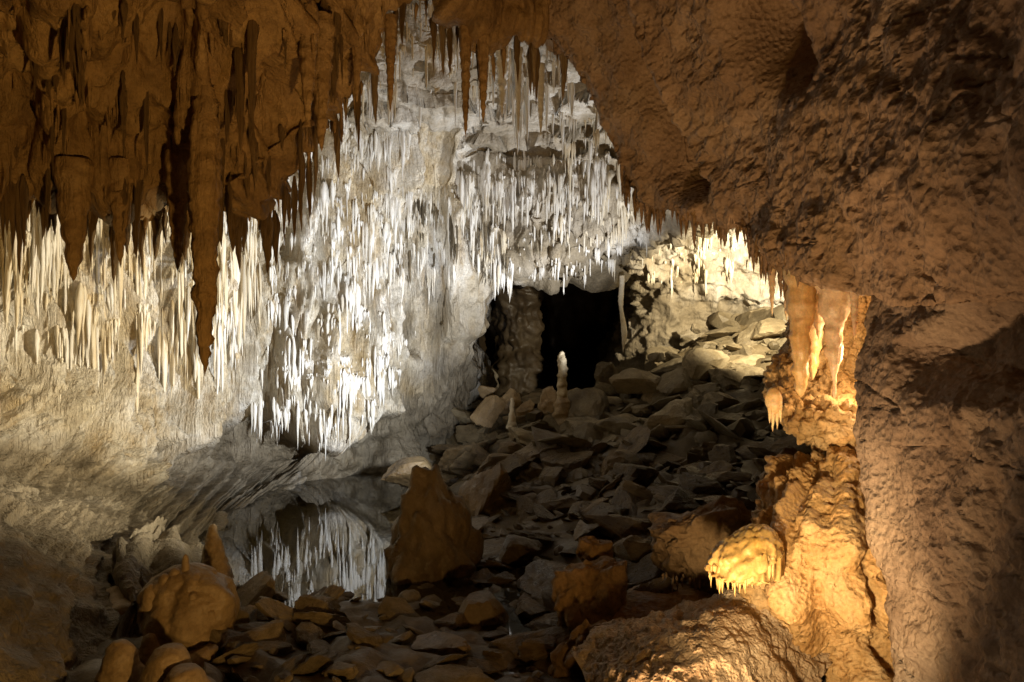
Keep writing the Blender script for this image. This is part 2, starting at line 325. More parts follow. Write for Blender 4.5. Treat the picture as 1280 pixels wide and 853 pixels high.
A.build('wall_left', M['white'], mask=np.clip(white * 1.15 - mud + .5 * nz - .05, 0.05, 1), kind='structure')

# --- chamber ceiling and back wall above the passage
us = [440, 500, 560, 620, 680, 740, 800, 870, 950]
B_rows = rows([
    R(-260, [5.6] * 9), R(-60, [6.6] * 9), R(50, [7.4, 7.4, 7.5, 7.5, 7.5, 7.4, 7.4, 7.4, 7.4]), R(130, [8.6, 8.6, 8.7, 8.7, 8.6, 8.5, 8.4, 8.2, 8.2]),
    R(185, [9.6, 9.7, 9.8, 9.8, 9.7, 9.5, 9.3, 9.1, 9.1]), R(215, [9.7, 9.8, 9.9, 9.9, 9.8, 9.6, 9.5, 9.4, 9.4]), R(265, [9.9, 10.0, 10.1, 10.1, 10.0, 9.9, 10.0, 10.3, 10.6]),
    [(440, 330, 10.4), (500, 335, 10.4), (560, 338, 10.4), (620, 338, 10.4), (680, 330, 10.5), (740, 318, 10.6), (800, 300, 10.8), (870, 290, 11.2), (950, 285, 11.5)],
    [(440, 352, 11.0), (500, 352, 11), (560, 352, 11), (620, 350, 11), (680, 342, 11), (740, 330, 11.2), (800, 312, 11.4), (870, 300, 11.8), (950, 290, 12)],
    [(440, 356, 14), (500, 356, 14), (560, 356, 14), (620, 352, 14), (680, 346, 14), (740, 336, 14), (800, 320, 14), (870, 306, 14), (950, 300, 14)],
])
B = Sheet(B_rows, 400, 430)
u, v = uv_of(B.p)
B.push(0.22 * fbm(B.p, 0.9, 3, 21) + 0.08 * fbm(B.p, 2.4, 3, 22))
z = B.p[:, 2]; wig = 0.15 * fbm(B.p, 1.1, 3, 24)
ph = (z + wig) / 0.2; saw = ph - np.floor(ph)
strata = smooth(60, 110, v) * (1 - smooth(195, 225, v))
B.push(strata * 0.20 * (saw ** 2 - .3))
low = smooth(200, 230, v) * (1 - smooth(330, 350, v))
B.push(low * (0.05 * ribs(B.s, z, 8, 33) + 0.025 * ribs(B.s, z, 19, 34) + 0.12 * drips(B.s, z, 0.17, 0.9, 31) + 0.06 * drips(B.s, z, 0.08, 0.5, 35) + 0.035 * drips(B.s, z, 0.04, 0.3, 37)) + (1 - low) * 0.04 * drips(B.s, z, .12, .3, 39) + 0.03 * fbm(B.p, 7, 3, 41), keep=True)
B.build('ceiling_chamber', M['back'], mask=np.clip(.55 + 1.1 * fbm(B.p, 1.1, 4, 43) + .35 * strata - .5 * smooth(300, 345, v), .1, 1), kind='structure')

# --- right back wall beyond the rubble, turning into the passage
def DR(v, e, Ys): return [(e + a, v, y) for a, y in zip((-28, -8, 0, 30, 82, 132, 182, 260), Ys)]
D_rows = rows([DR(120, 800, [16, 13, 11.2, 11.0, 11.0, 11, 11, 11]), DR(250, 796, [16, 13, 11.3, 11.0, 11.0, 11.0, 11.0, 11.0]), DR(310, 790, [16, 13, 11.6, 11.3, 11.2, 11.2, 11.2, 11]),
    DR(350, 802, [16, 13, 11.9, 11.5, 11.4, 11.4, 11.3, 11]), DR(385, 806, [16, 13, 12.0, 11.6, 11.6, 11.6, 11.4, 11]), DR(420, 792, [16, 13, 12.0, 11.6, 11.6, 11.6, 11.4, 11]), DR(460, 776, [16, 13, 12.0, 11.6, 11.6, 11.6, 11.4, 11]), DR(560, 760, [16, 13, 12.0, 11.6, 11.6, 11.6, 11.4, 11])])
D = Sheet(D_rows, 300, 240)
u, v = uv_of(D.p)
D.push(0.22 * fbm(D.p, 1.0, 3, 51) + 0.12 * fbm(D.p, 2.6, 3, 52, ridged=True))
up = 1 - smooth(345, 400, v - .25 * (u - 880))
D.push(up * (0.06 * ribs(D.s, D.p[:, 2], 7, 55, .15, True) + 0.03 * ribs(D.s, D.p[:, 2], 17, 56, .15) + 0.13 * drips(D.s, D.p[:, 2], 0.22, 0.5, 54) + 0.1 * drips(D.s, D.p[:, 2], 0.1, 0.3, 58)) + 0.04 * fbm(D.p, 8, 3, 59), keep=True)
D.build('wall_back', M['back'], mask=np.clip(up * 1.3 + .6 * fbm(D.p, 1.6, 4, 44), .05, 1), kind='structure')

# --- the dark passage behind
us = [540, 600, 640, 690, 740, 800, 880]
T_rows = rows([R(150, [14, 16.4, 18, 18.3, 18.5, 18, 14]), R(330, [14, 16.4, 18, 18.3, 18.5, 18, 14]), R(430, [14, 16.4, 18, 18, 18.5, 18, 14]), R(520, [14, 15.6, 17, 17.5, 18, 17, 13.5]), R(620, [13, 14.6, 15, 15, 15.5, 15, 13])])
T = Sheet(T_rows, 120, 120)
T.push(0.5 * fbm(T.p, .8, 4, 61) + .1 * fbm(T.p, 3, 3, 62))
T.build('wall_passage', M['umber_dimmed'], kind='structure')

# --- front ceiling on the left: brown curtain with a ragged lip, curling up behind
us = [-300, -80, 0, 60, 130, 200, 260, 320, 370, 420, 470, 530, 590, 650, 720, 800]
lip = [245, 232, 228, 250, 250, 238, 250, 195, 118, 76, 25, -80, 5, 30, 35, 40]
lipY = [3.4, 3.9, 4.1, 4.2, 4.3, 4.4, 4.45, 4.5, 4.6, 4.7, 4.8, 5.0, 5.2, 5.3, 5.4, 5.4]
def lipline(f, dY, k=0): return [P(a, b * f + k, c + dY) for a, b, c in zip(us, lip, lipY)]
def back(dy, dz): return [P(a, b, c) + np.array([0, dy, dz]) for a, b, c in zip(us, lip, lipY)]
C_rows = [lipline(1, -2.2, -900), lipline(1, -1.6, -480), lipline(1, -0.9, -240), lipline(1, -0.35, -110), lipline(1, -0.08, -35), lipline(1, 0, 0), back(0.22, 0.06), back(0.5, 0.35), back(1.2, 1.1), back(2.6, 2.2)]
C = Sheet(C_rows, 340, 480)
u, v = uv_of(C.p)
C.push(0.16 * fbm(C.p, 1.2, 3, 71, stretch=(1, 1, .6)))
C.push(0.16 * fbm(C.p, 2.6, 4, 72, stretch=(1, 1, .6)) - .10 * smooth(.15, .5, fbm(C.p, 1.8, 2, 76)) * smooth(0, 200, 230 - v) + 0.16 * drips(C.s, C.p[:, 2], 0.20, 1.0, 73) + 0.08 * drips(C.s, C.p[:, 2], 0.085, 0.6, 77) + .03 * fbm(C.p, 6, 2, 78, stretch=(1, 1, .1), ridged=True) + 0.018 * fbm(C.p, 9, 4, 79), keep=True)
C.build('ceiling_left', M['brown'], kind='structure')

# --- front ceiling on the right: the great tilted slab
E0 = [(560, -80, 5.6), (648, 10, 5.6), (728, 100, 5.5), (772, 195, 5.4), (806, 250, 5.3), (865, 268, 4.9), (930, 286, 4.4), (985, 318, 3.8), (1060, 358, 3.3), (1160, 385, 2.7), (1300, 372, 2.2), (1480, 360, 1.9)]
E1 = [(600, -110, 4.9), (690, -20, 4.9), (780, 70, 4.8), (835, 140, 4.7), (875, 195, 4.6), (935, 225, 4.2), (990, 245, 3.8), (1045, 275, 3.3), (1115, 315, 2.9), (1210, 335, 2.4), (1320, 310, 2.0), (1490, 290, 1.7)]
E2 = [(760, -220, 4.0), (830, -130, 4.0), (905, -40, 3.9), (965, 30, 3.75), (1005, 85, 3.6), (1045, 120, 3.3), (1085, 145, 3.0), (1135, 185, 2.6), (1205, 225, 2.3), (1285, 240, 2.0), (1370, 215, 1.7), (1500, 200, 1.5)]
E3 = [(1000, -420, 2.9), (1060, -320, 2.9), (1110, -220, 2.8), (1150, -140, 2.7), (1180, -80, 2.6), (1210, -30, 2.4), (1240, 10, 2.2), (1270, 50, 2.0), (1310, 90, 1.8), (1370, 100, 1.6), (1430, 90, 1.45), (1520, 80, 1.3)]
E4 = [(1500, -900, 1.8), (1500, -800, 1.8), (1500, -700, 1.75), (1500, -600, 1.7), (1500, -500, 1.65), (1500, -400, 1.6), (1500, -320, 1.5), (1500, -240, 1.45), (1520, -160, 1.35), (1540, -120, 1.25), (1560, -100, 1.2), (1600, -80, 1.1)]
e0 = [P(*t) for t in E0]
def off(pts, dx, dy, dz): return [p + np.array([dx, dy, dz]) for p in pts]
E_rows = [off(e0, .9, 2.6, 2.4), off(e0, .55, 1.2, 1.1), off(e0, .25, .4, .35), off(e0, .06, .1, .04), e0] + rows([E1, E2, E3, E4])
E = Sheet(E_rows, 400, 490, flip=1)
u, v = uv_of(E.p)
E.push(0.08 * fbm(E.p, 1.2, 3, 81))
# the lower layer left of the slab's broken edge lies deeper; a dark pocket near the top
line = u - np.interp(v, [-200, 20, 100, 240, 300, 400], [720, 775, 815, 880, 900, 700])
lipd = u - np.interp(v, [q[1] for q in E0[:6]], [q[0] for q in E0[:6]])
E.push(-0.34 * np.exp(-((line + 24) / 20) ** 4) * smooth(30, 80, v) * (1 - smooth(225, 258, v)) + 0.25 * (smooth(-4, 8, line) - 1) * (1 - smooth(215, 262, v)) * smooth(4, 60, lipd) + -0.45 * np.exp(-(((u - 965 - .25 * (v - 60)) / 42) ** 2 + ((v - 45) / 62) ** 2) ** 2))
Ew = E.p + .05 * np.stack([fbm(E.p, 5, 3, 301), fbm(E.p, 5, 3, 302), fbm(E.p, 5, 3, 303)], -1)
near = np.clip(E.p[:, 1] / 4.2, .3, 1)
E.push(0.035 * fbm(E.p, 3.0, 3, 82) + near * 0.028 * (0.55 - worley((E.p + 3 * (Ew - E.p)) * np.array([1, 1, 1.4]), 7.5, 83)) + near * 0.03 * fbm(E.p, 9, 4, 84) + near * 0.022 * (0.5 - worley(Ew, 15, 85)), keep=True)
pit = worley((E.p + 2 * (Ew - E.p)) * np.array([1, 1, 1.8]), 2.0, 88); E.push(-0.045 * (1 - smooth(0.05, 0.15, pit)), keep=True)
def cracks(p, f, s_, w_, st=(1, 1, 1)): return 1 - smooth(0, w_, np.abs(fbm(p, f, 3, s_, stretch=st)))
E.push(-0.022 * near * cracks(E.p, .9, 321, .022, (1, .6, 2.6)) - .02 * near * cracks(E.p, 2.0, 325, .03), keep=True)
E.build('ceiling_right', M['slab'], kind='structure')

# --- right wall beside the viewer
us = [1190, 1130, 1092, 1082, 1110, 1180, 1280, 1420]
def RW(v, u0, Y0): return [(u0 + 110, v, Y0 + 1.9), (u0 + 45, v, Y0 + .7), (u0 + 8, v, Y0 + .14), (u0, v, Y0), (u0 + 32, v, Y0 - .22), (u0 + 100, v, Y0 - .62), (u0 + 200, v, Y0 - 1.05), (u0 + 360, v, Y0 - 1.5)]
W_rows = rows([RW(330, 1085, 3.35), RW(385, 1083, 3.3), RW(430, 1078, 3.25), RW(520, 1075, 3.2), RW(620, 1082, 3.15), RW(700, 1090, 3.1), RW(780, 1108, 3.0), RW(860, 1128, 2.9), RW(1000, 1170, 2.7)])
W = Sheet(W_rows, 330, 330)
u, v = uv_of(W.p)
W.push(0.06 * fbm(W.p, 1.6, 3, 91))
rec = smooth(0, 40, u - np.interp(v, [360, 430, 520, 700], [1210, 1112, 1108, 1300])) * (1 - smooth(440, 520, v))
W.push(-0.16 * rec + 0.03 * fbm(W.p, 3.5, 2, 92))
sc = worley(W.p * np.array([1, 1, 1.25]), 9, 93); W.push(0.045 * smooth(1130, 1200, u + 0.12 * (v - 500)) * (0.6 - sc))
W.push(0.014 * fbm(W.p, 14, 3, 94) + 0.010 * (0.5 - worley(W.p, 28, 95)))
W.push(-0.022 * cracks(W.p, 1.1, 331, .022, (.5, .5, 3.5)) - .012 * cracks(W.p, 3.0, 335, .03, (1, 1, 1.5)), keep=True)
W.build('wall_right', M['rwall'], kind='structure')

# --- floor: rubble slope rising to the right and back
fp = np.array([(*P(a, b, c),) for a, b, c in [(640, 900, 3.5), (400, 838, 3.7), (250, 838, 3.6), (500, 788, 4.3), (420, 762, 4.7), (330, 764, 4.6), (330, 800, 4.1), (430, 800, 4.1), (620, 770, 4.8), (700, 720, 5.6), (640, 660, 6.6), (600, 600, 8.4), (600, 545, 9.8), (650, 520, 10.3), (650, 505, 11), (700, 560, 8.6), (700, 640, 6.8), (760, 610, 7.2), (800, 680, 5.6), (720, 520, 10.2), (760, 505, 10.4), (800, 540, 8.8), (830, 490, 10.2), (880, 440, 10.8), (940, 400, 11.4), (990, 380, 11.6), (900, 520, 9.0), (960, 480, 9.6), (1000, 440, 10), (1000, 560, 7.8), (950, 600, 6.8), (880, 640, 6.0), (900, 760, 4.4), (1000, 700, 5), (1080, 600, 6), (1150, 500, 8), (820, 800, 4), (740, 850, 3.7), (900, 900, 3.2), (1100, 900, 3.2), (660, 500, 13), (740, 500, 13), (700, 505, 15)]])
under = np.array([[-2.4, 7.0, -2.1], [-1.6, 9.0, -2.2], [-1.6, 7.5, -2.3], [-1.3, 6.3, -2.1], [-2.8, 6.0, -1.95], [-3.2, 5, -1.75], [-2.2, 5.2, -1.85], [-1.2, 5.6, -1.9], [-.9, 8, -2.0], [-1.0, 9.8, -1.9], [-1.6, 2.5, -1.65], [0, 2, -1.75], [1, 1.5, -1.7], [0, 0, -1.8], [-2.5, 1, -1.7], [2.5, 1, -1.7]])
fp = np.concatenate([fp, under])
def floor_z(x, y):
    d2 = (x[:, None] - fp[None, :, 0]) ** 2 + (y[:, None] - fp[None, :, 1]) ** 2
    w = 1 / (d2 + 0.06) ** 1.7; return (w * fp[None, :, 2]).sum(1) / w.sum(1)
gx, gy = np.meshgrid(np.linspace(-5, 6.5, 230), np.linspace(-1, 16, 290))
gp = np.stack([gx.ravel(), gy.ravel(), np.zeros(gx.size)], -1); gp[:, 2] = floor_z(gp[:, 0], gp[:, 1])
gp[:, 2] += 0.08 * fbm(gp, 1.6, 3, 101) + 0.06 * (0.5 - worley(gp, 3.2, 102)) + 0.05 * fbm(gp, 5, 4, 103)
link('floor', mesh_from('floor', gp, grid_faces(290, 230)[:, ::-1]), M['floor'], kind='structure')

wx, wy = np.meshgrid(np.linspace(-4.6, 0.3, 2), np.linspace(3.2, 10.6, 2))
link('pool_water', mesh_from('pool_water', np.stack([wx.ravel(), wy.ravel(), np.full(4, WATER)], -1), grid_faces(2, 2)[:, ::-1]), M['water'], kind='structure')

# ------------------------------------------------------------------ shape makers
import bmesh
def ico(sub):
    bm = bmesh.new(); bmesh.ops.create_icosphere(bm, subdivisions=sub, radius=1.0)
    bm.verts.ensure_lookup_table()
    V = np.array([v_.co[:] for v_ in bm.verts]); Fc = np.array([[v_.index for v_ in f.verts] for f in bm.faces]); bm.free(); return V, Fc
ICO = {k: ico(k) for k in (2, 3, 4, 5)}
def rock_shape(sub, seed, planes=11, rough=0.06, round_=0.012):
    """a broken block: unit sphere cut by random planes, edges a little worn, surface uneven"""
    V, Fc = ICO[sub]; r = np.random.default_rng(seed)
    n = r.normal(size=(planes, 3)); n /= np.linalg.norm(n, axis=1, keepdims=True); d = r.uniform(0.34, 0.80, planes)
    dots = V @ n.T; rad = np.where(dots > 1e-3, d[None] / np.maximum(dots, 1e-3), 9.0); rad = np.minimum(rad, 1.05)
    k = 1 / round_; R_ = -np.log(np.exp(-k * rad).sum(1) + np.exp(-k * 1.0)) / k
    R_ = np.clip(R_, .2, 1.1); p = V * R_[:, None]
    p = p * (1 + rough * fbm(V + seed, 2.2, 4, seed)[:, None] + 0.4 * rough * fbm(V + seed, 7, 2, seed + 3)[:, None])
    mx = np.abs(p).max(0); return p / mx, Fc
def stal_shape(seed, sides=8, rings=10, kind='cone'):
    """hanging from the origin: radius 1, length 1 downwards; root rounded so that it grows out of the rock"""
    r = np.random.default_rng(seed); t = np.linspace(0, 1, rings) ** 0.9; th = np.linspace(0, 2 * math.pi, sides, endpoint=False)
    if kind == 'straw': prof = 0.55 + 0.45 * (1 - t) ** 2; prof *= np.clip((1.02 - t) * 9, 0.05, 1)
    elif kind == 'carrot': prof = np.clip(1 - t, 0, 1) ** 0.62
    else: prof = (1 - t) ** r.uniform(.75, 1.3) * 0.92 + .08 * (1 - t) ** .3
    prof = prof * (0.22 + 0.78 * smooth(0, 0.24, t)); prof[-1] = 0.02
    prof = prof * (1 + 0.10 * np.sin(t * r.uniform(8, 18) + r.uniform(0, 6)) * (1 - t))
    bend = np.stack([np.cumsum(r.normal(size=rings)), np.cumsum(r.normal(size=rings))], -1) * 0.07
    ang = 1 + 0.12 * np.sin(2 * th + r.uniform(0, 6)) + 0.08 * np.sin(3 * th + r.uniform(0, 6))
    X = prof[:, None] * ang[None] * np.cos(th)[None] + bend[:, :1]; Yc = prof[:, None] * ang[None] * np.sin(th)[None] + bend[:, 1:]
    V = np.stack([X, Yc, np.repeat(-t[:, None], sides, 1)], -1).reshape(-1, 3)
    V[:, :2] += 0.10 * r.normal(size=(len(V), 2)) * np.repeat(prof, sides)[:, None]
    return V, grid_faces(rings, sides, True)[:, ::-1]
def lathe(name, prof, sides=32, seed=0, amp=0.0, nscale=20, knob=0.0, kscale=25, rib=0.0, ribn=14, ring=0.0, sub=60):
    """prof: (radius, z) from top to bottom in metres; surface roughened"""
    pr = np.array(prof, float); t = np.linspace(0, len(pr) - 1, sub); pr3 = np.stack([pr[:, 0], pr[:, 1], 0 * pr[:, 0]], -1); q = catmull(pr3, sub, even_ts(pr3, sub)); rr = np.maximum(q[:, 0], 0.001); zz = q[:, 1]
    th = np.linspace(0, 2 * math.pi, sides, endpoint=False)
    p = np.stack([rr[:, None] * np.cos(th), rr[:, None] * np.sin(th), np.repeat(zz[:, None], sides, 1)], -1).reshape(-1, 3)
    n = np.stack([np.cos(th)[None].repeat(sub, 0), np.sin(th)[None].repeat(sub, 0), 0 * p[:, 0].reshape(sub, sides)], -1).reshape(-1, 3)
    h = amp * fbm(p + seed * 3.1, nscale, 4, seed) + knob * (0.5 - worley(p + seed * 3.1, kscale, seed)) + rib * np.abs(np.sin(ribn * np.tile(th, sub) + 2 * fbm(p + seed, 6, 2, seed)))
    if ring: h = h + ring * np.sin(p[:, 2] * 4.2 / max(rr.max(), 1e-6) + 3 * fbm(p + seed, .8 / rr.max(), 2, seed + 9))
    h *= np.clip(np.repeat(rr, sides) / max(rr.max() * .3, 1e-6), 0, 1)
    return mesh_from(name, p + n * h[:, None], grid_faces(sub, sides, True))
def boulder(name, uvY, wpx, hpx, depth, seed, mat, label, cat='boulder', sub=4, planes=12, rough=0.07, rot=0.0, tilt=0.0, group=None, parent=None, knob=0, kscale=14):
    """a block whose middle is seen at uvY, wpx by hpx across; the origin sits at its base"""
    c = P(*uvY); Y = uvY[2]; w, h = wpx / F * Y / 2, hpx / F * Y / 2
    p, Fc = rock_shape(sub, seed, planes, rough)
    p = p * np.array([w, w * depth, h]) 
    if knob: 
        nn = p / np.maximum(np.linalg.norm(p, axis=1, keepdims=True), 1e-6); p = p + nn * (knob * (0.5 - worley(p + seed, kscale, seed)))[:, None]
    m_ = np.array((Matrix.Rotation(rot, 3, 'Z') @ Matrix.Rotation(tilt, 3, 'Y'))); p = p @ m_.T
    me = mesh_from(name, p + np.array([0, 0, h]), Fc)
    if not knob: me.set_sharp_from_angle(angle=math.radians(20))
    return link(name, me, mat, parent, label, cat, group, loc=c - np.array([0, 0, h]))

# ------------------------------------------------------------------ stalactites
PROTO = {}
def drape_shape(seed, sides=7, rings=9):
    """a short curtain: several drips of unequal length grown together at the root"""
    r = np.random.default_rng(seed); Vs, Fs, base = [], [], 0; n = 5
    for k in range(n):
        V, Fc = stal_shape(seed * 7 + k, sides, rings, 'carrot' if k % 2 else 'cone'); w = r.uniform(.32, .6)
        V = V * np.array([w, w, r.uniform(.45, 1.0)]) + np.array([(k - 2) * .42 + r.normal() * .1, r.normal() * .25, r.uniform(-.12, 0)]); Vs.append(V); Fs.append(Fc + base); base += len(V)
    return np.concatenate(Vs), np.concatenate(Fs)
PROTO['drape'] = [drape_shape(30 + k) for k in range(10)]
LOW = {'drape': [drape_shape(30 + k, 5, 6) for k in range(10)]}
for kind in ('cone', 'straw', 'carrot'):
    PROTO[kind] = [stal_shape(500 + k + {'cone': 0, 'straw': 40, 'carrot': 80}[kind], 8, 11, kind) for k in range(10)]
    LOW[kind] = [stal_shape(500 + k + {'cone': 0, 'straw': 40, 'carrot': 80}[kind], 6, 8, kind) for k in range(10)]
PM = {}
def proto_mesh(kind, k, mat):
    key = (kind, k, mat)
    if key not in PM:
        V, Fc = PROTO[kind][k]; me = mesh_from('stalactite', V, Fc); me.materials.append(M[mat]); PM[key] = me
    return PM[key]
STAL = []          # (kind, proto, mat, loc, radius, length, zone)
ZL = {}            # zone -> (label, group)
def add_stal(kind, mat, loc, r, L, zone):
    if kind == 'drape': r *= 2.4
    STAL.append((kind, random.randrange(10), mat, np.array(loc, float), r, L, zone))
def scatter(sheet, zone, box, n, Lr, rr, mats, kinds=('cone',), label='', clump=0.0, slope=0.0, up=0.0):
    """roots scattered over a patch of a rock sheet; lengths and half-widths in pixels at their depth"""
    ZL[zone] = (label, zone); c = None
    for k in range(n):
        for _ in range(8):
            if c is not None and random.random() < clump: a, b = c[0] + random.gauss(0, 9), c[1] + random.gauss(0, 5)
            else:
                a, b = random.uniform(box[0], box[1]), random.uniform(box[2], box[3]); b += slope * (a - box[0]); c = (a, b)
            h = sheet.hit(a, b)
            if h is not None: break
        if h is None: continue
        p, nn = h; Y = p[1]; q = random.random() ** 2.4 * random.choice((.7, 1, 1.35))
        L = (Lr[0] * random.uniform(.45, 1) + (Lr[1] - Lr[0]) * q) * Y / F; r = (rr[0] * random.uniform(.6, 1) + (rr[1] - rr[0]) * (0.55 * q + 0.45 * random.random() ** 2)) * Y / F
        g_ = pnoise(p[None] * 1.7, 5)[0] * 1.3 + .5 + random.gauss(0, .12)
        add_stal(random.choice(kinds), mats[min(len(mats) - 1, max(0, int(g_ * len(mats))))], p - nn * r * 0.8 + np.array([0, 0, .16 * L]), r, L, zone)
def lip_points(sheet, u0, u1, vmin=-100, vmax=600):
    u, v = uv_of(sheet.p); ok = (sheet.p[:, 1] > .5) & (u > u0) & (u < u1) & (v > vmin) & (v < vmax)
    idx = np.nonzero(ok)[0]; key = (u[idx] // 4).astype(int); o = np.lexsort((-v[idx], key)); k, f = np.unique(key[o], return_index=True)
    return sheet.p[idx[o][f]]
def fringe(sheet, zone, u0, u1, n, Lr, rr, mats, kinds, label, vr=(-100, 600), back=0.0):
    ZL[zone] = (label, zone); pts = lip_points(sheet, u0, u1, *vr)
    for k in range(n):
        p = pts[random.randrange(len(pts))] + np.array([random.uniform(-.02, .02), random.uniform(-.02, back), 0]); Y = p[1]; q = random.random() ** 1.7
        L = (Lr[0] + (Lr[1] - Lr[0]) * q) * Y / F; r = (rr[0] + (rr[1] - rr[0]) * (0.7 * q + 0.3 * random.random())) * Y / F
        add_stal(random.choice(kinds), random.choice(mats), p + np.array([0, 0, .04 + .1 * L + back * .1]), r, L * 1.1, zone)

Cn, St, Ca, Dr = 'cone', 'straw', 'carrot', 'drape'
scatter(A, 'cream curtain under the brown ceiling lip', (-5, 325, 225, 340), 330, (20, 125), (1.4, 5.5), ('cream', 'cream', 'whitest'), (Cn, Ca, Dr, Dr, St), 'cream {} under the lip', .45)
scatter(A, 'yellowish second tier on the left wall', (60, 300, 365, 450), 240, (25, 115), (1.4, 5), ('cream', 'whitest'), (Cn, Ca, Dr, St), 'yellowish {} in lower tier', .45)
scatter(A, 'pale drips low on the far left wall', (0, 140, 320, 440), 60, (20, 80), (1.4, 5), ('whitest', 'cream'), (Cn, Ca, Dr), 'pale {} low down', .4)
scatter(A, 'white cascade in the middle of the left wall', (330, 505, 150, 480), 560, (12, 56), (1.0, 4.2), ('whitest',), (Cn, Ca, Dr, Dr), 'bright white {}', .45)
scatter(A, 'long white drips above the pool', (330, 470, 430, 530), 150, (14, 60), (1.2, 4), ('whitest',), (Cn, Ca, Dr), 'white {} low down', .45)
scatter(B, 'white fringe along the layered chamber ceiling', (465, 760, 195, 245), 520, (12, 56), (1.1, 3.8), ('whitest', 'whitest', 'cream'), (Cn, Ca, Dr, St), 'white {} under layered ceiling', .5)
scatter(B, 'grey white curtain left of the dark passage', (480, 640, 235, 325), 330, (12, 56), (1.1, 3.6), ('whitest', 'back', 'whitest'), (Cn, Ca, Dr), 'grey white {}', .45)
scatter(A, 'grey white curtain left of the dark passage', (480, 570, 230, 350), 130, (12, 56), (1.1, 3.6), ('whitest', 'back', 'whitest'), (Cn, Ca, Dr), 'grey white {}', .45)
scatter(B, 'short straws over the dark passage', (580, 800, 285, 345), 170, (8, 34), (1.0, 2.6), ('whitest', 'cream'), (St, Cn, Dr), 'short pale {}', .3)
scatter(B, 'white needles under the chamber ceiling', (625, 705, 40, 130), 80, (25, 85), (1.8, 4.5), ('whitest',), (Cn, Ca, Dr), 'brilliant white {}', .4)
scatter(B, 'golden needles under the chamber ceiling', (440, 640, -10, 120), 170, (16, 75), (1.1, 3.6), ('cream', 'cream', 'whitest'), (St, Cn, Dr), 'thin golden {}', .4)
scatter(B, 'white needles beside the slab edge', (690, 800, 130, 275), 190, (12, 50), (1.3, 4), ('whitest', 'cream'), (Cn, Ca, Dr), 'white {} beside the slab', .4)
scatter(D, 'yellow drips on the right back wall', (800, 965, 265, 350), 110, (8, 38), (1.2, 4), ('cream', 'cream', 'whitest'), (Cn, Ca, Dr), 'yellowish back wall {}', .4)
fringe(C, 'brown stalactites along the left ceiling lip', -20, 335, 75, (15, 95), (2.5, 11), ('brown',), (Cn, Ca), 'dark brown lip {}', back=.25)
fringe(C, 'dark stalactites at the top centre', 335, 720, 60, (15, 85), (2, 7), ('brown', 'brown', 'tan'), (Cn, Ca), 'dark brown {}', back=.25)
scatter(C, 'brown draperies on the left ceiling', (0, 480, 0, 230), 150, (30, 140), (2.5, 8), ('brown',), (Cn, Ca, Dr), 'dim brown ceiling {}', .3)
fringe(E, 'reddish drips along the slab edge', 745, 1000, 150, (8, 42), (1.6, 5), ('slab', 'orange'), (Cn, Ca), 'small reddish {} on the slab edge', vr=(200, 400), back=.15)
scatter(E, 'reddish drips along the slab edge', (770, 990, 262, 330), 50, (8, 30), (1.8, 5), ('slab', 'orange'), (Cn,), 'small reddish {} on the slab edge', .3)

ORD = 'nearest,second nearest,third nearest,fourth nearest,fifth nearest,sixth nearest,seventh nearest,eighth nearest,ninth nearest,tenth nearest,eleventh nearest,twelfth nearest'.split(',')
def nth(k): return ORD[k] if k < len(ORD) else '%dth nearest' % (k + 1)
class Namer:
    """words for one of many: which landmark it is next to, on which side, and how close"""
    def __init__(self, marks): self.marks = marks; self.items = []
    def add(self, o, u, v, text): self.items.append((o, u, v, text))
    def run(self):
        g = {}
        for o, u, v, text in self.items:
            d, a, b, nm = min((math.hypot(u - a, v - b), a, b, nm) for a, b, nm in self.marks)
            side = ('right of' if u > a else 'left of') if abs(u - a) > abs(v - b) else ('below' if v > b else 'above')
            g.setdefault((text, side, nm), []).append((d, id(o), o))
        for (text, side, nm), l in g.items():
            for k, (_, _, o) in enumerate(sorted(l, key=lambda t: t[:2])): o['label'] = text.format(nth(k) + ' ' + side + ' ' + nm)
SN = Namer([(256, 460, 'the longest spike'), (92, 345, 'the broad left spike'), (30, 430, 'the left edge'), (200, 440, 'the yellow tier'), (400, 190, 'the long brown stalactite'), (400, 480, 'the cascade foot'), (430, 300, 'the cascade middle'), (540, 300, 'the wall hollow'), (580, 170, 'the dark mid stalactite'), (648, 165, 'the longest white needle'), (700, 350, 'the passage mouth'), (776, 400, 'the crooked stalactite'), (750, 230, 'the slab edge'), (880, 340, 'the back wall'), (965, 390, 'the pink stalactite'), (480, 90, 'the roof hollow')])
STAL_NAMES = {'cone': 'stalactite', 'straw': 'straw stalactite', 'carrot': 'plump stalactite', 'drape': 'small drapery'}
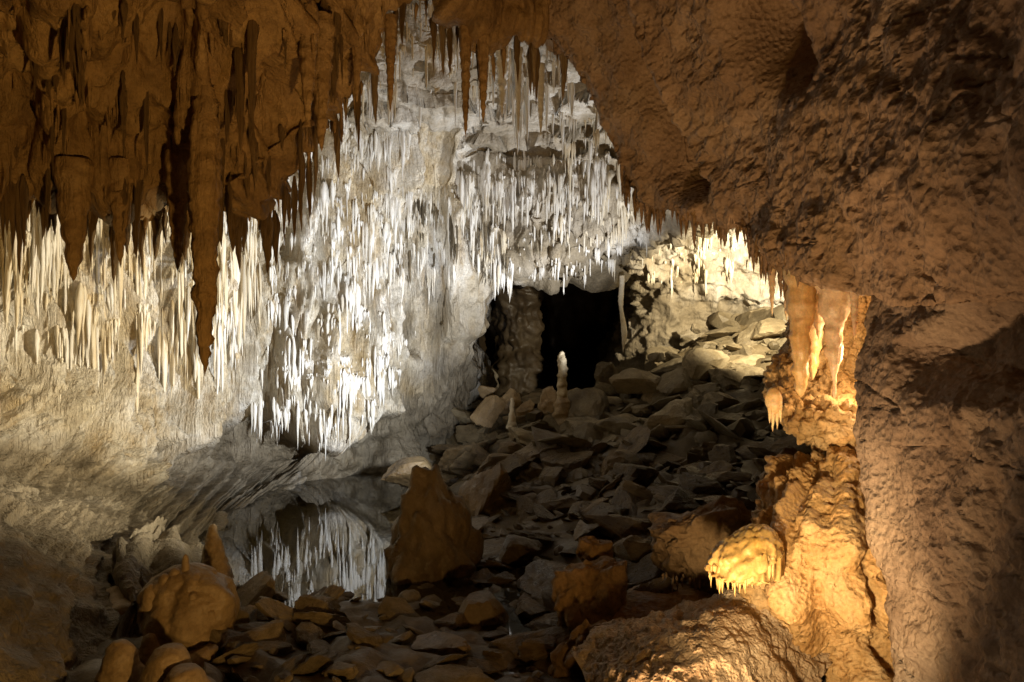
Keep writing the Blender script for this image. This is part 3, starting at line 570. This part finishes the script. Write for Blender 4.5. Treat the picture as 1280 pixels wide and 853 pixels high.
def build_stals():
    o_ = sorted(range(len(STAL)), key=lambda i: -(STAL[i][4] * STAL[i][5]) / STAL[i][3][1] ** 2)
    single, rest = o_[:420], o_[420:]
    for i in single:
        kind, k, mat, loc, r, L, zone = STAL[i]
        o = link('drapery' if kind == 'drape' else 'stalactite', proto_mesh(kind, k, mat), None, None, None, 'drapery' if kind == 'drape' else 'stalactite', ZL[zone][1], loc=loc)
        SN.add(o, CU + F * loc[0] / loc[1], CV - F * (loc[2] - L / 2) / loc[1], ZL[zone][0].replace(' {}', ' ' + STAL_NAMES[kind], 1) + ', {}')
        o.scale = (r, r, L); o.rotation_euler = (random.gauss(0, .02), random.gauss(0, .02), random.uniform(0, 6.28))
    SN.run()
    by = {}
    for i in rest: by.setdefault(STAL[i][2], []).append(i)
    mats = list(by); Vs, Fs, mi, base = [], [], [], 0
    for q, mat in enumerate(mats):
        for i in by[mat]:
            kind, k, _, loc, r, L, zone = STAL[i]; V, Fc = LOW[kind][k]; a = random.uniform(0, 6.28); ca, sa = math.cos(a), math.sin(a)
            Vs.append(np.stack([V[:, 0] * ca - V[:, 1] * sa, V[:, 0] * sa + V[:, 1] * ca, V[:, 2]], -1) * np.array([r, r, L]) + loc); Fs.append(Fc + base); base += len(V); mi.append(np.full(len(Fc), q, dtype=np.int32))
    me = mesh_from('small_stalactites', np.concatenate(Vs), np.concatenate(Fs))
    for mat in mats: me.materials.append(M[mat])
    me.polygons.foreach_set('material_index', np.concatenate(mi)); me.update()
    link('small_stalactites', me, None, None, 'countless small stalactites and straws over the lit cave walls', 'stalactites', kind='stuff')
build_stals()

def big_stal(u, v0, v1, hw, Y, mat, label, seed, kind='cone', prof=None, group=None, lean=0.0, amp=.10, name='stalactite', cat='stalactite', parent=None):
    """a stalactite of its own, seen from v0 (root) to v1 (tip)"""
    if mat == 'brown':
        h = C.hit(u, v0)
        if h is not None: Y = h[0][1] + .4 * hw / F * Y
    L = (v1 - v0) / F * Y; r = hw / F * Y
    pr = prof or [(0.9, 0), (1.0, .06), (0.86, .25), (0.66, .5), (0.42, .75), (0.2, .92), (0.0, 1.0)]
    me = lathe(name, [(a * r, -b * L) for a, b in pr], 28, seed, amp * r, 1.2 / r, amp * r * .8, 1.8 / r, amp * r * .5, 5, ring=.05 * r)
    if lean:
        co = np.zeros(len(me.vertices) * 3, dtype=np.float32); me.vertices.foreach_get('co', co); co = co.reshape(-1, 3); t = -co[:, 2] / L
        co[:, 0] += lean * r * (np.sin(t * 9 + seed) * .35 + t); me.vertices.foreach_set('co', co.ravel()); me.update()
    me.flip_normals()
    return link(name, me, M[mat], parent, label, cat if not parent else None, group, loc=P(u, v0, Y))
big_stal(256, 110, 470, 17, 4.25, 'brown', 'longest dark brown spike stalactite, hanging in front of the lit left wall', 1, prof=[(.5, 0), (.9, .12), (1.05, .3), (0.92, .45), (0.78, .6), (0.6, .75), (0.34, .9), (0.15, .97), (0, 1)], amp=.24)
big_stal(92, 200, 352, 22, 4.1, 'brown', 'broad dark brown stalactite near the left edge, second longest of the ceiling lip', 2)
big_stal(222, 190, 340, 15, 4.3, 'brown', 'ochre brown stalactite just left of the longest dark spike', 3)
big_stal(150, 200, 330, 14, 4.2, 'brown', 'dark brown stalactite midway between the two longest spikes', 4)
big_stal(402, 20, 190, 16, 4.6, 'brown', 'long brown stalactite at the top, left of the lit roof hollow', 5)
big_stal(385, 10, 160, 13, 4.5, 'brown', 'brown stalactite at the top, next to the long one left of the roof hollow', 6)
big_stal(488, 20, 140, 8, 4.9, 'brown', 'thin dark stalactite before the left half of the lit roof hollow', 7)
big_stal(446, 20, 130, 8, 4.8, 'brown', 'dark stalactite at the left rim of the lit roof hollow', 8)
big_stal(582, -10, 172, 9, 5.2, 'brown', 'dark stalactite before the middle of the lit roof hollow', 9)
big_stal(604, 40, 155, 8, 5.2, 'brown', 'dark stalactite just right of the one in mid hollow', 10)
big_stal(648, 60, 168, 6, 7.2, 'whitest', 'longest brilliant white stalactite under the roof beside the slab', 11)
big_stal(676, 80, 170, 6, 7.2, 'whitest', 'brilliant white stalactite right of the longest white one', 12)
big_stal(628, 50, 145, 8, 7.3, 'whitest', 'knobbly white stalactite left of the longest white one', 13, amp=.25)
big_stal(776, 345, 442, 3.3, 10.6, 'cream', 'crooked thin stalactite at the right side of the dark passage', 14, lean=1.2, prof=[(1, 0), (.9, .1), (1.0, .3), (.7, .45), (1.1, .7), (.6, .85), (0, 1)])
# warm cluster under the slab, by the lamp niche
big_stal(1001, 315, 497, 16, 3.75, 'flows', 'amber translucent stalactite, left of the warm lit cluster by the niche', 15, amp=.2, prof=[(1.6, 0), (1.15, .15), (.95, .4), (.72, .5), (.62, .65), (.5, .85), (.3, .96), (0, 1)])
big_stal(1043, 325, 498, 17, 3.7, 'peach', 'pale peach stalactite tapering to a thin tip, right of the warm cluster', 16, amp=.2, prof=[(1.7, 0), (1.2, .2), (.9, .38), (.6, .46), (.5, .62), (.34, .78), (.14, .86), (.1, .97), (0, 1)])
big_stal(1024, 320, 425, 15, 3.85, 'peach', 'short thick stalactite between the amber and the peach ones', 17)
big_stal(1016, 400, 475, 13, 4.0, 'flows', 'dim orange stalactite behind the amber one in the niche', 18)
big_stal(965, 295, 396, 6, 4.0, 'peach', 'slim pinkish stalactite at the left end of the warm cluster', 19)
big_stal(983, 300, 402, 7, 3.9, 'peach', 'slim pinkish stalactite second from the left in the warm cluster', 20)
big_stal(1068, 345, 425, 6, 3.5, 'peach', 'short stalactite at the right end of the warm cluster', 21)

# ------------------------------------------------------------------ rubble
FG = gp.reshape(290, 230, 3)
def ground(x, y):
    i = int(np.clip((y + 1) / 17 * 289, 0, 289)); j = int(np.clip((x + 5) / 11.5 * 229, 0, 229)); return FG[i, j, 2]
RP = [rock_shape(4, 900 + k, 8 + k, 0.10, 0.012) for k in range(16)]
RM = []; RM2 = []
for k, (V, Fc) in enumerate(RP):
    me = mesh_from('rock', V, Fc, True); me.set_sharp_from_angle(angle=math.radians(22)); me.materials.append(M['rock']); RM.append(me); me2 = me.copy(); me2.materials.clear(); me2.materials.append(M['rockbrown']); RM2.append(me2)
cand = []
tries = 0
while len(cand) < 1700 and tries < 60000:
    tries += 1
    a, b = random.uniform(265, 1010), random.uniform(395, 860)
    Y = random.uniform(3.2, 11.6); x = (a - CU) / F * Y; g = ground(x, Y); vv = CV - F * g / Y
    if not (390 < vv < 900) or random.random() > (Y / 11.6) ** .6: continue
    if g < -1.75: continue
    if a < 480 and vv < 745: continue
    if a < 580 and vv < 540: continue
    q = random.random() ** 3.0; size = (0.055 + 0.24 * q) * min(1, max(.42, Y / 8.5))
    if random.random() < .03: size = random.uniform(.26, .42) * min(1, Y / 8)
    cand.append((x, Y, g, size, a, vv))
cand.sort(key=lambda t: -t[3] / t[1])
RN = Namer([(790, 482, 'the long low boulder'), (884, 456, 'the largest grey boulder'), (960, 412, 'the broad flat block'), (608, 512, 'the tan blocky boulder'), (703, 500, 'the tall stalagmite'), (542, 690, 'the tall pool rock'), (605, 620, 'the leaning block'), (615, 775, 'the squarish brown rock'), (555, 810, 'the rounded bottom rock'), (745, 660, 'the long dim slab'), (888, 668, 'the big ochre rock'), (752, 745, 'the lumpy ochre mass'), (960, 520, 'the pink drip cluster'), (420, 780, 'the pool shore middle'), (320, 800, 'the flowstone mound')])
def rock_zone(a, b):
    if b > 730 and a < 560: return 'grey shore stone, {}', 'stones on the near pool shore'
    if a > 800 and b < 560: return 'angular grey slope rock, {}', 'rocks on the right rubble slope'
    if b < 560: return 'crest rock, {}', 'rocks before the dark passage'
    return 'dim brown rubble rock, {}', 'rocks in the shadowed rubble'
RZ = []; RB = []
for k, (x, Y, g, size, a, b) in enumerate(cand):
    i = random.randrange(16); e = (random.gauss(0, .38), random.gauss(0, .38), random.uniform(0, 6.28)); sc = (size * random.uniform(.8, 1.7), size * random.uniform(.7, 1.2), size * random.choice((random.uniform(.2, .4), random.uniform(.4, .8))))
    if k < 300:
        lab, grp = rock_zone(a, b)
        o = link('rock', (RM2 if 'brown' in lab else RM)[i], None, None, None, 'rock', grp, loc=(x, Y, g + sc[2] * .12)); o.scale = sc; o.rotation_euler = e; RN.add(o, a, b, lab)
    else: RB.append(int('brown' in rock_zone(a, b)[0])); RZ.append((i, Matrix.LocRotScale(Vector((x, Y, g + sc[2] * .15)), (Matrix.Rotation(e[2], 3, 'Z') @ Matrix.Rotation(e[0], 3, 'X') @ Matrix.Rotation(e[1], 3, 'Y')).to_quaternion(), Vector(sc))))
RN.run()
Vs, Fs, base = [], [], 0
RL = [rock_shape(2, 950 + k, 8 + k, 0.08, 0.01) for k in range(16)]
for i, m_ in RZ:
    V, Fc = RL[i]; m_ = np.array(m_); Vs.append(V @ m_[:3, :3].T + m_[:3, 3]); Fs.append(Fc + base); base += len(V)
rub = mesh_from('rubble', np.concatenate(Vs), np.concatenate(Fs)); rub.set_sharp_from_angle(angle=math.radians(24))
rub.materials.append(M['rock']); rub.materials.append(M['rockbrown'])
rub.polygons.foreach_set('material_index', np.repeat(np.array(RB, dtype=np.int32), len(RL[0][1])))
link('rubble', rub, None, None, 'small stones filling the rubble between the larger rocks', 'rubble', kind='stuff')

# boulders one can tell apart
boulder('boulder', (790, 482, 10.0), 84, 46, .9, 31, M['rock'], 'long low grey boulder at the edge of the crest, right of the dark passage', rot=.2)
boulder('boulder', (843, 484, 9.7), 52, 50, .9, 32, M['rock'], 'pointed grey boulder right of the long low one on the crest')
boulder('boulder', (884, 456, 10.1), 62, 50, .9, 33, M['rock'], 'largest rounded grey boulder on the rubble slope below the back wall')
boulder('slab_rock', (902, 414, 10.9), 52, 14, 1.0, 34, M['rock'], 'thin tilted slab lying at the foot of the back wall', 'rock', tilt=-.25)
boulder('slab_rock', (960, 412, 10.6), 58, 30, .9, 35, M['rock'], 'broad flat block at the top right of the rubble slope', 'rock')
boulder('white_stone', (872, 412, 10.9), 17, 18, .8, 36, M['back'], 'small pale stone against the foot of the back wall', 'stone', 4)
boulder('white_stone', (823, 446, 10.3), 26, 15, .8, 37, M['back'], 'whitish stone lying on the long grey boulder', 'stone', 4)
boulder('boulder', (762, 470, 10.6), 40, 36, .9, 38, M['back'], 'pale topped boulder at the right foot of the dark passage')
boulder('boulder', (608, 512, 10.0), 48, 44, .9, 39, M['tan'], 'tan blocky boulder at the left foot of the dark passage')
boulder('boulder', (610, 490, 10.3), 26, 18, .9, 40, M['tan'], 'small tan rock sitting on the blocky boulder by the passage', 'rock', 4)
boulder('boulder', (636, 508, 10.1), 32, 44, .9, 41, M['tan'], 'lumpy tan boulder behind the small white stalagmite', knob=.04)
boulder('boulder', (658, 514, 10.0), 30, 40, .9, 42, M['tan'], 'tan triangular boulder in the middle of the crest')
boulder('boulder', (684, 508, 9.9), 30, 50, .9, 43, M['tan'], 'upright pitted tan block left of the tall stalagmite', knob=.05)
boulder('boulder', (712, 503, 10.1), 34, 50, .9, 44, M['tan'], 'rounded tan base rock behind the tall stalagmite')
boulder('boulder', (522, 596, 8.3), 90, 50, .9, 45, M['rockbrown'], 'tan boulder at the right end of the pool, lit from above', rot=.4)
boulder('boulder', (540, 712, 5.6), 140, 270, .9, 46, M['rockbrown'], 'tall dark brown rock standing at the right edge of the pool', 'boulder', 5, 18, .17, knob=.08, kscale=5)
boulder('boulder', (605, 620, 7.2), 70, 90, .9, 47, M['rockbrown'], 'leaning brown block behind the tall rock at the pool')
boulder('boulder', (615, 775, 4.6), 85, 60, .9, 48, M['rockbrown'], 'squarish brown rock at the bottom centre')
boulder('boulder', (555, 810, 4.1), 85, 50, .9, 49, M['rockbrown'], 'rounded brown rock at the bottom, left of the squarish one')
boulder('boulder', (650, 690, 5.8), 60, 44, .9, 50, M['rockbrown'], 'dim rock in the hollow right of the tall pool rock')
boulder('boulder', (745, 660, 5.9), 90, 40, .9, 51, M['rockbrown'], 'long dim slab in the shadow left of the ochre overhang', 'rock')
boulder('hanging_block', (738, 335, 10.8), 110, 62, .8, 120, M['back'], 'flat brown rock block hanging over the dark passage', 'rock', 5, 8, .06)
# tall stalagmite
sg = link('stalagmite', None, None, None, 'slender tan stalagmite standing before the dark passage', 'stalagmite', loc=P(703, 525, 9.75))
k_ = 9.75 / F
link('shaft', lathe('shaft', [(0, 86 * k_), (3.2 * k_, 83 * k_), (5.0 * k_, 74 * k_), (5.6 * k_, 50 * k_), (6.2 * k_, 20 * k_), (7 * k_, 0)], 24, 3, .02, 12, .016, 22, ring=.006), M['sand'], sg)
link('base', lathe('base', [(5 * k_, 30 * k_), (9 * k_, 22 * k_), (11 * k_, 8 * k_), (14 * k_, -8 * k_)], 24, 4, .03, 8, .03, 12), M['tan'], sg)
def stalagmite(u, v0, v1, hw, Y, seed, label, mat='tan', group=None, prof=None):
    h = (v1 - v0) / F * Y; r = hw / F * Y; pr = prof or [(0, 1.0), (.26, .96), (.46, .8), (.66, .52), (.95, .2), (1.5, -.1)]
    return link('stalagmite', lathe('stalagmite', [(a * r, b * h) for a, b in pr], 28, seed, .18 * r, 0.8 / r, .16 * r, 1.6 / r), M[mat], None, label, 'stalagmite', group, loc=P(u, v1, Y))
stalagmite(640, 497, 532, 5, 9.7, 5, 'small white tipped stalagmite on the crest left of the passage middle', 'cream')
# brown column inside the passage
link('column', lathe('column', [(.62, 2.2), (.45, 1.2), (.36, .4), (.46, -.6), (.6, -1.6)], 64, 8, .2, 2, .1, 5, .06, 9, sub=120), M['umber_dimmed'], None, 'dim brown flowstone column inside the dark passage', 'column', loc=P(648, 430, 15.2))

# ------------------------------------------------------------------ left mound with knobs
MY = 4.15; mk = MY / F
mo = link('flowstone_mound', None, None, None, 'smooth brown flowstone mound with knobs on top, by the left end of the pool', 'flowstone', loc=P(236, 815, MY))
link('dome', lathe('dome', [(0, 110 * mk), (9 * mk, 108 * mk), (26 * mk, 98 * mk), (46 * mk, 78 * mk), (53 * mk, 52 * mk), (52 * mk, 20 * mk), (58 * mk, -30 * mk)], 80, 9, .05, 4, .03, 6, .025, 4, sub=120), M['tan'], mo)
for k, (du, dv, hw, hh) in enumerate([(2, 106, 5, 26), (-10, 102, 8, 15), (-20, 94, 7, 17), (14, 100, 8, 11), (-35, 80, 9, 20), (25, 92, 8, 13), (35, 84, 9, 17), (44, 74, 7, 15), (-47, 58, 6, 12), (20, 84, 6, 9), (-28, 88, 6, 9), (40, 62, 6, 10)]):
    link('knob', lathe('knob', [(0, hh * mk), (hw * .4 * mk, hh * .94 * mk), (hw * .85 * mk, hh * .7 * mk), (hw * mk, hh * .3 * mk), (hw * 1.2 * mk, -.5 * hh * mk)], 20, 20 + k, .005, 12, .005, 20, sub=24), M['tan'], mo, loc=(du * mk, -math.sqrt(max(float(np.interp(dv, [20, 52, 78, 98, 108], [52, 53, 46, 26, 9])) ** 2 - du * du, 0)) * mk - .01, (dv - 6) * mk))
stalagmite(266, 655, 716, 18, 5.0, 30, 'blunt tan stalagmite behind the flowstone mound')
boulder('flowstone_bank', (180, 880, 3.8), 270, 130, .9, 131, M['tan'], 'low lumpy tan bank carrying squat stalagmites at the bottom left', 'flowstone', 5, 7, .15, knob=.05, kscale=7)
boulder('flowstone_bank', (110, 800, 4.6), 230, 130, .9, 133, M['tan'], 'dim sloping tan bank left of the flowstone mound', 'flowstone', 5, 7, .15, knob=.04, kscale=6)
boulder('flat_rock', (165, 712, 5.9), 210, 100, .9, 142, M['back'], 'smooth olive tan rock slab closing the left end of the pool', 'rock', 5, 18, .26, rot=.3, knob=.10, kscale=2.5)
SHARP = [(0, 1.0), (.08, .97), (.24, .78), (.46, .5), (.85, .18), (1.6, -.1)]; LOWP = [(0, 1.0), (.4, .95), (.7, .78), (.95, .45), (1.3, .1), (1.8, -.1)]
for k, (uu, v0, v1, hw, Y_, pr_, txt) in enumerate([(150, 800, 850, 26, 3.6, LOWP, 'leftmost of the squat stalagmites at the bottom left'), (187, 792, 830, 16, 3.85, LOWP, 'small rounded stalagmite left of the squat front one'), (210, 806, 850, 30, 3.5, LOWP, 'squat rounded stalagmite in front of the flowstone mound'), (106, 764, 785, 7, 4.3, LOWP, 'tiny pale stalagmite alone on the left bank'), (232, 832, 868, 34, 3.4, LOWP, 'broad low stalagmite cut by the bottom edge')]):
    stalagmite(uu, v0, v1 + 8, hw, Y_, 60 + k, txt, prof=pr_)

# ------------------------------------------------------------------ warm lit flowstone on the right
def GR(v, uL, uR, Y, pin=.35): w = uR - uL; return [(uL + 40, v, Y + 1.0), (uL + 4, v, Y + pin + .1), (uL, v, Y + pin * .7), (uL + .16 * w, v, Y + .12), (uL + .5 * w, v, Y), (uL + .8 * w, v, Y + .03), (uR, v, Y + .2), (uR + 30, v, Y + .9)]
G_rows = rows([GR(300, 985, 1110, 4.1), GR(360, 990, 1110, 4.2), GR(420, 988, 1105, 4.25), GR(460, 974, 1100, 4.2), GR(490, 966, 1100, 4.05), GR(508, 968, 1100, 3.8), GR(535, 985, 1100, 3.7), GR(552, 1010, 1100, 3.74), GR(570, 1022, 1100, 3.85), GR(598, 1004, 1100, 3.68), GR(645, 966, 1105, 3.48), GR(695, 940, 1108, 3.36), GR(740, 938, 1110, 3.32), GR(772, 965, 1112, 3.42), GR(798, 1010, 1118, 3.46), GR(860, 1038, 1135, 3.4), GR(960, 1050, 1150, 3.3)])
G = Sheet(G_rows, 500, 280)
u, v = uv_of(G.p)
G.push(0.06 * fbm(G.p, 3, 2, 201, stretch=(1, 1, .4)) + .025 * fbm(G.p, 7, 2, 202, stretch=(1, 1, .5)))
pop = worley(G.p, 20, 203)
rg = smooth(950, 1000, u) * smooth(570, 610, v)
G.push(rg * (.055 * ribs(G.s, G.p[:, 2], 10, 41, .16, True) + .018 * ribs(G.s, G.p[:, 2], 33, 43, .14)) + (0.09 * drips(G.s, G.p[:, 2], .085, .34, 204) + .03 * drips(G.s, G.p[:, 2], .035, .16, 208)) * smooth(560, 600, v) + 0.05 * (0.5 - pop) * (1 - .7 * rg) + .02 * (0.5 - worley(G.p * np.array([1, 1, 1.6]), 38, 206)) + .02 * fbm(G.p, 14, 3, 207), keep=True)
o = G.build('flowstone_pillar', M['flow'], label='tall honey coloured flowstone pillar lit warm beside the right wall', cat='flowstone')
# hand-like pink drip cluster on the pillar's left flank
hb = link('drip_cluster', None, None, None, 'small pinkish hand-like cluster of drips left of the bright niche', 'stalactite', loc=P(968, 492, 3.75))
link('knob', lathe('knob', [(0, .03), (.02, .025), (.035, 0), (.04, -.05), (.02, -.09), (0, -.1)], 20, 70, .008, 20, .006, 30, sub=24), M['flows'], hb)
for k, (dx, L, r) in enumerate([(-.028, .09, .011), (-.008, .13, .012), (.012, .12, .012), (.03, .09, .010)]):
    V, Fc = PROTO['carrot'][k]; link('drip', mesh_from('drip', V * np.array([r, r, L]), Fc), M['flows'], hb, loc=(dx, -.01 + .005 * k, -.05))
# yellow canopy
ck = 3.3 / F
cn = link('flowstone_canopy', None, None, None, 'bright yellow flowstone canopy with a fringe of drips, left of the pillar', 'flowstone', loc=P(930, 732, 3.32))
V, Fc = ICO[5]; p = V * np.array([42, 40, 46]) * ck
p[:, 2] = np.where(p[:, 2] < 0, p[:, 2] * .2, p[:, 2]); p[:, 2] += .55 * np.clip(p[:, 0] + .3 * 42 * ck, 0, 1) * (V[:, 2] > -.2)
aa = np.arctan2(p[:, 1], p[:, 0]); rad = np.hypot(p[:, 0], p[:, 1]); p[:, :2] *= (1 + (.11 * np.abs(np.sin(aa * 9 + 2.5 * fbm(V, 3, 2, 5))) + .16 * fbm(V, 3, 3, 6)) * (rad / rad.max()))[:, None]
p[:, 2] += .012 * fbm(V, 9, 3, 8)
link('cap', mesh_from('cap', p + np.array([0, 0, 18 * ck]), Fc), M['yellow'], cn)
for k in range(64):
    a = math.pi * .85 + math.pi * 1.25 * (k + random.uniform(-.6, .6)) / 63; V, Fc = PROTO['carrot'][k % 10]; r = random.uniform(1.8, 4.2) * ck; L = (12 + 26 * random.random() ** 1.8) * ck; q = random.uniform(.72, 1.02)
    link('drip', mesh_from('drip', V * np.array([r, r, L]), Fc), M['yellow'], cn, loc=(42 * q * ck * math.cos(a), 40 * q * ck * math.sin(a), 30 * ck + .55 * max(0, 42 * ck * (math.cos(a) + .3))))
# rough mound at the bottom
H_rows = rows([[(700, 840, 4.0), (780, 790, 4.0), (850, 775, 4.0), (920, 765, 3.9), (990, 780, 3.8), (1060, 840, 3.7)], [(715, 820, 3.7), (775, 775, 3.75), (845, 760, 3.75), (925, 748, 3.65), (975, 765, 3.6), (1040, 830, 3.5)], [(730, 850, 3.35), (785, 795, 3.4), (850, 775, 3.4), (930, 762, 3.4), (975, 795, 3.4), (1020, 860, 3.35)],
    [(735, 900, 3.15), (790, 840, 3.15), (860, 820, 3.1), (920, 815, 3.1), (965, 840, 3.15), (1000, 900, 3.15)], [(735, 1000, 3.0), (795, 930, 2.95), (860, 910, 2.9), (915, 905, 2.9), (960, 930, 2.95), (990, 1000, 3.0)], [(730, 1200, 2.95), (800, 1150, 2.9), (860, 1130, 2.85), (915, 1120, 2.85), (960, 1150, 2.9), (990, 1200, 2.95)]])
H = Sheet(H_rows, 200, 250)
H.push(.05 * fbm(H.p, 3.5, 3, 211) + .02 * (0.5 - worley(H.p, 26, 212)) + .012 * fbm(H.p, 22, 3, 213) + .008 * (.5 - worley(H.p, 60, 214)), keep=True)
H.build('flowstone_dome', M['grain'], label='rough grainy flowstone dome at the bottom, in front of the pillar', cat='flowstone')
# ochre overhangs
b1 = boulder('overhanging_rock', (888, 668, 4.3), 170, 140, .8, 101, M['orange'], 'big ochre rock with a fringed underside above the shadowed shelf', 'rock', 5, 13, .26, knob=.07, kscale=6)
for k in range(24):
    V, Fc = PROTO['cone'][k % 10]; x = -.27 + .54 * k / 23; r = random.uniform(.007, .014); L = random.uniform(.04, .10)
    link('drip', mesh_from('drip', V * np.array([r, r, L]), Fc), M['orange'], b1, loc=(x, random.uniform(-.12, -.02), .09 + .35 * x * x))
boulder('overhanging_rock', (752, 745, 4.2), 130, 150, .8, 104, M['orange'], 'lumpy ochre rock mass with ragged drips, left of the grainy dome', 'rock', 5, 8, .16, knob=.07, kscale=9)
boulder('overhanging_rock', (735, 830, 3.8), 90, 120, .8, 107, M['orange'], 'ragged ochre rock at the bottom edge, below the lumpy mass', 'rock', 5, 8, .16, knob=.06, kscale=11)
boulder('rock', (742, 690, 4.4), 50, 50, .8, 109, M['orange'], 'small reddish rock on top of the lumpy ochre mass', 'rock', 5, 8, .12, knob=.04)
boulder('rock', (850, 765, 4.15), 210, 46, .8, 111, M['orange'], 'flat brown rock shelf in shadow behind the grainy dome', 'rock', 5, 8, .05)
boulder('rock', (980, 590, 4.6), 60, 70, .8, 113, M['orange'], 'dark reddish rock behind the neck of the pillar', 'rock', 5, 9, .1, knob=.03)
